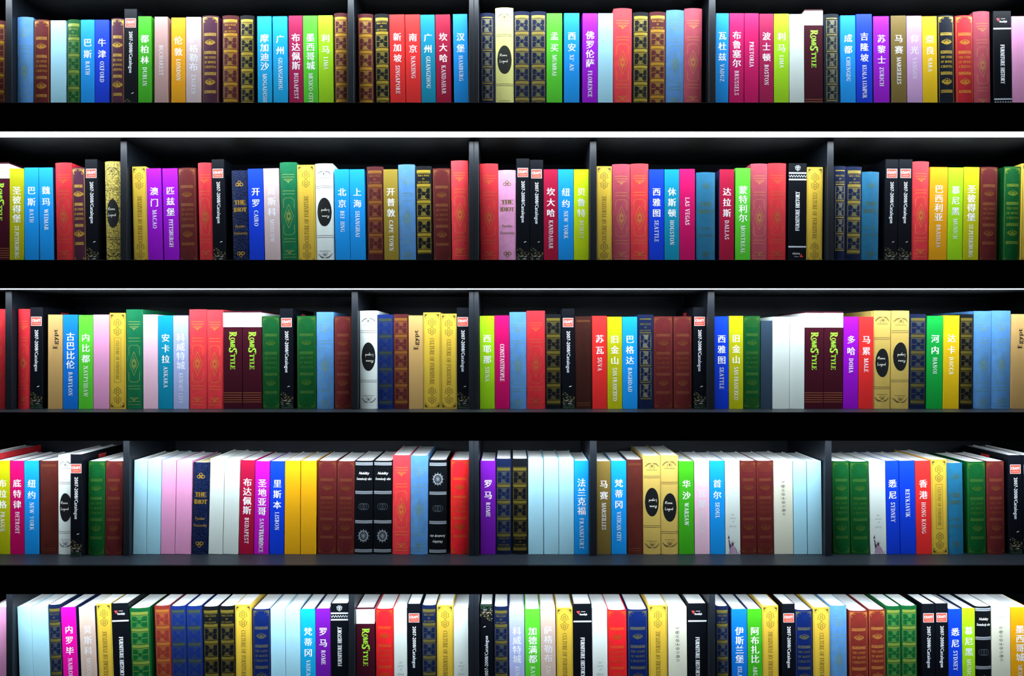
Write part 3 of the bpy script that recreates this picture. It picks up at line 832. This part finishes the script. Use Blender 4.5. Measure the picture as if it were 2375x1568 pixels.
def spine_romestyle(P):
    H = P.h; k = 1/946.5
    P.mi = 0
    P.caps('R', 'd', .0012, H-48*k, .0180, wx=.95, bold=.03); P.caps('OME', 'd', .0, H-61*k, .0115, fit=26*k, bold=.03)
    P.caps('S', 'd', .0005, H-85*k, .0195, wx=1.0, bold=.03); P.caps('TYLE', 'd', .0, H-99*k, .0115, fit=36*k, bold=.03)
    P.path([(-.0065, H-57*k), (-.0085, H-62*k), (-.0065, H-67*k)], .0016); P.path([(.0070, H-88*k), (.0100, H-94*k), (.0085, H-100*k)], .0016)
    P.mi = 1; P.mark('gilt_lines')
    for i in range(5): P.band((15+i*5.3)*k, (16.9+i*5.3)*k, -P.w*.49, P.w*.49)
def spine_wheel(P):
    H = P.h; k = 1/946.5; W = P.w*.48
    P.mi = 1
    for o in (3.5, 70, 138, 205): P.band(H-(o+7)*k, H-(o+4.4)*k, -W, W); P.band(H-(o+3.4)*k, H-o*k, -W, W)
    P.mark('three_rings')
    for i in (-1, 0, 1): P.mi = 2; P.arc(i*.0052, H-106*k, .0070, .0076, 0, 360, .0013, 16)
    P.mark('ship_wheel_emblem'); P.mi = 1; z = H-174*k
    P.arc(0, z, .0105, .0122, 0, 360, .0028, 20); P.disc(0, z, .0018, .0020, strips=4)
    for i in range(12):
        r = math.radians(i*30); P.line(.002*math.cos(r), z+.0022*math.sin(r), .0148*math.cos(r), z+.0168*math.sin(r), .0010)
    P.mark('title_lettering'); P.mi = 0; P.sans('Nobility', 'h', 0, H-29*k, .0088, P.w*.58, .02, .35); P.sans('Somebody else', 'h', 0, H-42*k, .0088, P.w*.84, .02, .35)
def spine_idiot(P):
    H = P.h; k = 1/946.5
    for z, u in ((H-32*k, 1), (24*k, -1)):
        for s in (-1, 1): P.arc(s*.0055, z-u*.001, .0034, .0036, 0, 360, .0018, 10)
        P.arc(0, z+u*.0045, .0034, .0034, 0, 360, .0016, 10); P.path([(-.003, z-u*.0055), (0, z-u*.002), (.003, z-u*.0055)], .0014); P.disc(0, z+u*.0008, .0014, .0018, strips=4)
    P.mark('title_lettering'); P.caps('THE', 'h', 0, H-74*k, .0100, fit=P.w*.68, bold=.05); P.caps('IDIOT', 'h', 0, H-91*k, .0105, fit=P.w*.8, bold=.05)
    P.band(H-80.5*k, H-80*k, -P.w*.38, P.w*.38)
    P.mark('author_lettering'); P.sans('Fyodor', 'h', 0, H-130*k, .0105, P.w*.62, .022, .1); P.sans('Dostoevsky', 'h', 0, H-146*k, .0105, P.w*.84, .022, .1)
def spine_craft(P):
    H = P.h; k = 1/946.5
    P.mark('square_badge'); P.mi = 1; P.band(H-42.5*k, H-22.5*k, -.0125, .0125)
    P.eps += .0001; P.mi = 0
    for a, b, c, d in ((-.0125, 22.3, .0125, 22.3), (-.0125, 42.7, .0125, 42.7), (-.0125, 22.3, -.0125, 42.7), (.0125, 22.3, .0125, 42.7)): P.line(a, H-b*k, c, H-d*k, .0006)
    P.mark('badge_lettering'); P.sans('CRAFT', 'h', 0, H-31*k, .0085, .0215, .05)
    P.mi = 5; P.sans('LONDON', 'h', 0, H-38*k, .0038, .0160, .01); P.mi = 0
    P.mark('title_lettering'); P.sans('2007-2008/Catalogue', 'd', .0005, H-52*k, .0118, 97*k, .018)
    # printed night street along the foot of the spine
    P.mark('printed_picture'); P.line(.002, 51*k, .0075, 53*k, .0016)
    W = P.w*.45; P.mi = 3; P.band(1*k, 11*k, -W, W, 4)
    rnd = random.Random(11)
    for i in range(120):
        x = rnd.uniform(-W, W); top = 44-22*(x+W)/(2*W) if x < .004 else 30
        z = rnd.uniform(2, top)*k; a = rnd.uniform(.0004, .0015); b = rnd.uniform(.0003, .0011)
        P.mi = rnd.choice((2, 2, 3, 4)) if z > 15*k else rnd.choice((0, 2, 3, 4)); P.poly([(x-a, z-b), (x+a, z-b), (x+a, z+b), (x-a, z+b)])
    P.mi = 0
    for x, z, a in ((-.004, 18, .003), (.003, 12, .0045), (-.006, 9, .002), (.006, 17, .003), (0, 6.5, .003)): P.poly([(x-a, z*k), (x+a, (z+.6)*k), (x+a, (z+2)*k), (x-a, (z+1.2)*k)])
def spine_egypt(P):
    H = P.h; k = 1/946.5
    z = H-79*k
    P.caps('E', 'u', 0, z, .0110, bold=.06); P.sans('gypt', 'u', .0005, z+.0105, .0150, 36*k, .035)
def spine_liberty(P):
    H = P.h; k = 1/946.5
    P.mi = 0
    for t, o, wd in (('the', 126, .008), ('statue', 134, .015), ('of', 142, .006), ('Liberty', 153, .017)): P.sans(t, 'h', -.0005 if o != 142 else .0008, H-o*k, .0075, wd, .003, .35)
    P.mark('printed_statue'); P.mi = 1   # robe, raised arm, head with rays, torch
    P.poly([(-.0105, .001), (-.0085, .012), (-.0045, .020), (.0020, .021), (.0065, .016), (.0110, .007), (.0135, .001)])
    P.mi = 2
    P.poly([(-.0085, .012), (-.0100, .026), (-.0112, .036), (-.0088, .036), (-.0072, .026), (-.0035, .020)])
    P.poly([(-.0040, .020), (-.0038, .0262), (-.0012, .0285), (.0018, .0268), (.0016, .0205)])
    for a in (20, 45, 70, 95, 120, 145):
        r = math.radians(a); P.line(-.001+.003*math.cos(r), .0255+.003*math.sin(r), -.001+.0072*math.cos(r), .0255+.0068*math.sin(r), .0005)
    P.poly([(-.0128, .038), (-.0074, .038), (-.0085, .041), (-.0120, .041)]); P.poly([(-.0120, .041), (-.0085, .041), (-.0098, .0470)])
    for a, b, c, d in ((-.004, .019, -.009, .002), (-.001, .019, -.003, .002), (.003, .018, .003, .002), (.006, .015, .009, .002), (.013, .001, .0165, .0075)): P.line(a, b, c, d, .0009)
def spine_classic(P):
    H = P.h; k = 1/946.5
    P.mi = 0; P.arc(0, H-25*k, .0175, .0070, 0, 360, .0005, 20); P.caps('CLASSIC', 'h', 0, H-25*k, .0058, fit=.026)
    P.path([(-.006, H-33.5*k), (.006, H-33.5*k)], .0004); P.mark('scroll_ornament'); P.mi = 1
    z = H-50*k
    for i in range(9):
        for s in (-1, 1):
            P.arc(s*.0020, z, .0020+.0012*(i % 3 == 1), .0026, 30*i, 30*i+270, .0008, 8)
            if i % 2: P.path([(0, z+.003), (s*.0045, z), (0, z-.004)], .0007)
        P.disc(0, z, .0008, .0014, strips=4); z -= .0098
def bars(P):   # worn gilt on a plain brown back
    H = P.h; k = 1/946.5; W = P.w*.40
    for o in (9, 12): P.band(H-(o+.8)*k, H-o*k, -W, W)
    for o in (8, 13): P.band(o*k, (o+.9)*k, -W, W)

HANWORDS = {}
def shelf_word(r): return {1: 'top shelf', 2: 'second shelf', 3: 'third shelf', 4: 'fourth shelf', 5: 'bottom shelf'}[r]
DEPTH = {'craft': .186, 'romestyle': .178, 'rome': .178, 'diamond': .178, 'history': .178, 'wheel': .172, 'classic': .170, 'culture': .172}
recs = []
for row, txt in BOOKS.items():
    prev_bay = None
    for ln in txt.strip().splitlines():
        fl = ''
        if '|' in ln: ln, fl = ln.split('|')
        a = ln.split(); recs.append(dict(row=row, xl=float(a[0]), xr=float(a[1]), top=float(a[2]), type=a[3], col=a[4], ex=a[5:], fl=fl.strip()))
# all glyphs first, while the scene is small
for ch in set('2007-2008/CatalogueCRAFTLONDONNobilitySomebodyelseRomeStyleFyodorDostoevskygyptthestatueofLiberty'): glyph(ch)
for r in recs:
    if r['type'] == 'city' and r['ex'][0] != '-':
        for ch in r['ex'][0]: glyph(ch)
bpy.data.objects.remove(_fo)

def colword(r):
    c = COL[r['col']][1]
    if r['type'] in ('corner', 'cross', 'diamond') and r['col'] == 'green': c = 'dark green'
    if r['type'] == 'cross' and r['col'] == 'blue': c = 'dark blue'
    if r['type'] == 'diamond' and r['col'] == 'blue': c = 'light blue'
    return c
def desc(r):
    c = colword(r); t = r['type']; ud = ' upside down' if 'r' in r['fl'] else ''
    return {'city': lambda: f"{c} book lettered {r['ex'][1].replace('_',' ').title()}", 'plain': lambda: f"plain {c} book without lettering",
            'cross': lambda: f"{c} book with gilt star panels"+(' and title' if 't' in r['ex'] else ''), 'sq': lambda: f"{c} book with thin-framed gilt squares",
            'diamond': lambda: f"{c} book with faint gilt diamond", 'corner': lambda: f"{c} leather-look book with gilt corners",
            'rome': lambda: f"{c} book with black oval label{ud}", 'craft': lambda: f"black catalogue with small red square{ud}",
            'culture': lambda: f"gold book titled Culture of Furniture"+(' reading upwards' if 'u' in r['fl'] else ' in a frame' if 'b' in r['fl'] else ''),
            'history': lambda: f"black Furniture History book{ud}", 'romestyle': lambda: "maroon book with white head, green lettering",
            'wheel': lambda: f"black book with silver ship wheel{ud}", 'idiot': lambda: f"{c} book with trefoil ornaments", 'egypt': lambda: "tan book lettered Egypt",
            'liberty': lambda: "white book with small statue picture", 'classic': lambda: "ivory book with vertical scroll ornament", 'faint': lambda: f"{c} book with worn blank spine"}[t]()
def short(r):
    if r['type'] == 'city': return r['ex'][1].replace('_', ' ').title()
    c = colword(r)
    return {'plain': f'plain {c} book', 'cross': f'{c} gilt-star book', 'sq': f'{c} gilt-square book', 'diamond': f'{c} diamond book', 'corner': f'{c} gilt-corner book', 'rome': f'{c} oval-label book',
            'craft': 'red-square catalogue', 'culture': 'gold book', 'history': 'Furniture History', 'romestyle': 'white-headed book', 'wheel': 'wheel book', 'idiot': f'{c} trefoil book', 'egypt': 'Egypt',
            'liberty': 'statue book', 'classic': 'ivory scroll book', 'faint': 'blank brown book'}[r['type']]
ORD = ['', 'first', 'second', 'third', 'fourth', 'fifth', 'sixth', 'seventh', 'eighth', 'ninth', 'tenth', 'eleventh', 'twelfth', 'thirteenth', 'fourteenth', 'fifteenth', 'sixteenth', 'seventeenth', 'eighteenth', 'nineteenth', 'twentieth', 'twenty-first', 'twenty-second', 'twenty-third']
for row in range(1, 6):
    rr = [r for r in recs if r['row'] == row]
    cuts = sorted([a for a, b in DIV[row]]+[1088]); 
    for r in rr: r['bay'] = sum(r['xl'] > c-3 for c in cuts)
    for r in rr:
        bay = [q for q in rr if q['bay'] == r['bay']]; i = bay.index(r); r['pos'] = i
        L0 = desc(r)+' on the '+shelf_word(row)
        lt = 'right of '+short(bay[i-1]) if i else 'right of the divider'
        rt = 'left of '+short(bay[i+1]) if i+1 < len(bay) else 'left of the divider'
        r['cand'] = [L0, f"{desc(r)} {lt}, {shelf_word(row)}", f"{desc(r)} {rt}, {shelf_word(row)}",
                     f"{desc(r)}, {'leftmost' if i == 0 else ORD[i+1]} book in {ORD[r['bay']+1]} bay, {shelf_word(row)}"]
        if r['xl'] < 0: r['cand'] = [f"{desc(r)} cut by the left edge, {shelf_word(row)}"]*4
for r in recs:
    for lv in range(4):
        l = r['cand'][lv]
        if len(l.split()) <= 16 and sum(q['cand'][lv] == l for q in recs) == 1: break
    r['label'] = r['cand'][lv]
_seen = [r['label'] for r in recs]
print('label duplicates:', [l for l in set(_seen) if _seen.count(l) > 1], 'too long:', [l for l in _seen if len(l.split()) > 16], len(recs))

for r in recs:
    row, t, fl = r['row'], r['type'], r['fl']
    setback = SB-(.022 if 'v' in fl else .010 if 'w' in fl else 0)
    (x0, zt), (x1, _) = P3(r['xl'], r['top'], setback), P3(r['xr'], r['top'], setback)
    zb = SHELF[row]+ZE; h = zt-zb; wd = x1-x0-.0003; xc = (x0+x1)/2
    lean = lean_at(row, (r['xl']+r['xr'])/2)*PX if row < 5 else lean_at(row, (r['xl']+r['xr'])/2)*PX
    ang = -lean/h                      # top sits left of the foot when the lean is positive
    for da, dc in DIVX[row]:               # keep clear of the uprights
        lo, hi = x0+min(0, lean), x0+wd+max(0, lean)
        if lo < dc+.0004 and hi > da-.0004:
            mid = (da+dc)/2
            if xc < mid: pen = hi-(da-.0004)
            else: pen = (dc+.0004)-lo
            if DEBUG: print('pen', row, r['xl'], round(pen/PX, 1))
            cut = min(pen, .0025)*.5 if pen > 0 else 0
            if xc < mid: wd -= cut; x0 -= pen-cut
            else: x0 += pen; wd -= cut
            xc = x0+wd/2
    bulge = 0 if t not in ROUND else (.0035 if t in ('wheel',) else .0045)
    d = DEPTH.get(t, .160)
    if t == 'city' or t == 'plain': d = .158
    tb = .0030 if 'n' in fl else .0024
    hx = TYPECOL.get((t, r['col']), COL[r['col']][0])
    kind = 'leather' if t in ('corner', 'faint', 'cross', 'sq') else 'embossed' if t in ('idiot',) and r['col'] == 'navy' or (t == 'rome' and r['col'] == 'antique') else 'cloth' if t in ('diamond', 'idiot') else None
    sp = .12 if sum(lin(hx)) < .25 else .25
    ms = mat(hx, .5 if kind else .42, kind=kind, spec=sp); mb = mat('#16224A', .5) if 'n' in fl else ms
    if r['col'] == 'gold' and t == 'culture' : ms = mb = mat(hx, .38, .15)
    off = -bulge*0
    v, f, m = cover_mesh(wd, h, d, tb, bulge, ms, mb)
    bk = mesh_obj('book', v, f, [ms, mb, pages_m], None, m, False)
    bk.location = (xc+lean, setback+bulge*.55, zb+.0002+abs(ang)*wd/2); bk.rotation_euler = (0, ang, 0)
    bk['label'] = r['label']; bk['category'] = 'book' if t != 'craft' else 'catalogue'; bk['group'] = 'books on the '+shelf_word(row)
    # page block with a curved back edge that follows the spine
    ins = .0022; n = 6 if bulge else 1; pv = []
    front = [(-wd/2+tb+.0002+(wd-2*tb-.0004)*i/n,) for i in range(n+1)]
    prof = [(x[0], -bulge*(1-(2*x[0]/wd)**2)+.0024) for x in front]+[(wd/2-tb-.0002, d-.003), (0, d-.006 if bulge else d-.003), (-wd/2+tb+.0002, d-.003)]
    K = len(prof)
    pv = [(x, y, ins) for x, y in prof]+[(x, y, h-ins) for x, y in prof]
    pf = [(i, (i+1) % K, K+(i+1) % K, K+i) for i in range(K)]+[tuple(reversed(range(K))), tuple(range(K, 2*K))]
    pm = pages_m if not (t == 'idiot') else mat('#C8B890', .8, kind='pages')
    mesh_obj('page_block', pv, pf, pm, bk)
    P = Print(wd, h, bulge); P.rot = 'r' in fl
    gold = mat(GOLD, .36, .35); ex = r['ex']
    if t == 'city':
        ink = spine_city(P, r['col'], ex[0], ex[1], 'f' in fl); P.build('title_lettering', [ink], bk)
        if ex[1] == 'SANTIAGO':
            Q = Print(wd, h, 0, .0003); Q.caps('FLORENCE', 'd', -.0008, h-160*PX, .0102, fit=52*PX); Q.build('title_lettering', [white_ink], bk, 'second title overprinted on the first')
    elif t == 'diamond':
        spine_diamond(P); g = {'coral': '#D08A30', 'red': '#A8642A', 'rose': '#B88844', 'blue': '#6F8C58', 'green': '#8C9A48'}[r['col']]
        P.build('gilt_ornament', [mat(g, .4, .2)], bk)
    elif t in ('cross', 'sq'):
        spine_cross(P, 't' in ex, t == 'sq')
        g = {'brown': '#B08420', 'black': '#A89028', 'navy': '#9A8838', 'blue': '#5C6848', 'green': '#80903A', 'slate': '#8C8248', 'redbrown': '#A06428'}[r['col']]
        g2 = {'brown': '#A07822', 'black': '#8C8024', 'navy': '#7E7C44', 'blue': '#3E5464', 'green': '#3C7834', 'slate': '#706A48', 'redbrown': '#8C4A24'}[r['col']]
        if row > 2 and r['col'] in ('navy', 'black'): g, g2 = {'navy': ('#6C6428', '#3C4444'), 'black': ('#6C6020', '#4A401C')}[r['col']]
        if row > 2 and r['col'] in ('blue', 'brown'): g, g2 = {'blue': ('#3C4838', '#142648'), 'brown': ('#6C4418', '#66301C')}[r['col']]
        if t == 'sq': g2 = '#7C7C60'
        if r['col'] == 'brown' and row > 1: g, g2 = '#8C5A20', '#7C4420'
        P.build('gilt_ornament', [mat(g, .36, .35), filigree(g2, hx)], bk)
    elif t in ('corner', 'faint'):
        g = {'brown': '#A87A26', 'green': '#6E8426', 'mauvebrown': '#C09A34', 'navyblack': '#C8A834', 'red': '#D08A28', 'scarlet': '#C05018', 'darkblue': '#5C5C3C', 'redbrown': '#B07434'}.get(r['col'], '#8A5A24')
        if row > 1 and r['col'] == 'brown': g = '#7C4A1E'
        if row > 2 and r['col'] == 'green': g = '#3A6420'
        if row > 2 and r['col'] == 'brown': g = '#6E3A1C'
        if t == 'faint': bars(P); P.build('gilt_ornament', [mat('#7C4C20', .4, .2)], bk)
        else:
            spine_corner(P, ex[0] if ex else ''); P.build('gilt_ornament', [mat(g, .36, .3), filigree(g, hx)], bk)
    elif t == 'rome': spine_rome(P); P.build('crest_ornament', [mat('#0C0E10' if r['col'] != 'cream' else '#14160E', .4), mat('#E8E8D8', .5)], bk)
    elif t == 'culture': spine_culture(P, fl); P.build('printed_ornament', [mat('#3A3008', .5), mat('#6A5410', .5)], bk)
    elif t == 'history': spine_history(P); P.build('printed_ornament', [white_ink, mat('#C4CCD4', .4), mat('#E84040', .5)], bk)
    elif t == 'romestyle':
        spine_romestyle(P); P.build('title_lettering', [mat('#A0E03C', .5), mat('#8C5030', .4, .2)], bk)
        e = .0002; q = MB(); z0, z1 = h-37*PX, h-.0035
        pr = [(-wd/2-e, d-.002), (-wd/2-e, -e+.0006), (-wd/2+.0006, -e), (wd/2-.0006, -e), (wd/2+e, -e+.0006), (wd/2+e, d-.002)]
        q.v = [(x, y, z0) for x, y in pr]+[(x, y, z1) for x, y in pr]; q.f = [(i, i+1, 7+i, 6+i) for i in range(5)]; q.m = [0]*5
        o = q.build('jacket_band', mat('#E8ECE8', .4), bk); o['label'] = 'white band round the head of the book'
        Q = Print(wd, h, 0, .0003); Q.band(h-20*PX, h-18.3*PX, -.010, -.004); Q.mi = 1; Q.sans('RomeStyle', 'h', .001, h-22.5*PX, .0055, .017, .005, .2); Q.build('small_mark', [mat('#E8A0A0', .5), mat('#C0C8D0', .5)], bk)
    elif t == 'wheel': spine_wheel(P); P.build('silver_band', [mat('#ECEEE4', .4), mat('#9CA4AC', .35, .3), mat('#3C444C', .4)], bk)
    elif t == 'idiot':
        spine_idiot(P); g = {'navy': '#B08A28', 'pink': '#7A6430', 'steel': '#4A6454'}[r['col']]; P.build('trefoil_ornament', [mat(g, .36, .3)], bk)
    elif t == 'craft':
        spine_craft(P); P.build('square_badge', [white_ink, mat('#E84838', .45), mat('#6A5A34', .5), mat('#1C3424', .5), mat('#B8AC78', .5), mat('#F4A898', .5)], bk)
        q = MB()
        for s in (-1, 1):
            x = s*(wd/2+.0002); q.v += [(x, .072, h-.041), (x, .106, h-.041), (x, .106, h-.010), (x, .072, h-.010)]; n_ = len(q.v)-4
            q.f.append((n_, n_+1, n_+2, n_+3) if s > 0 else (n_+3, n_+2, n_+1, n_)); q.m.append(0)
        q.build('cover_badge', mat('#B83030', .45), bk)
    elif t == 'egypt': spine_egypt(P); P.build('title_lettering', [mat('#1A140C', .5)], bk)
    elif t == 'liberty': spine_liberty(P); P.build('title_lettering', [mat('#7C8C90', .5), mat('#B89CB4', .5), mat('#4A2C44', .5)], bk)
    elif t == 'classic': spine_classic(P); P.build('printed_ornament', [mat('#8C909C', .5), mat('#4A444C', .5)], bk)
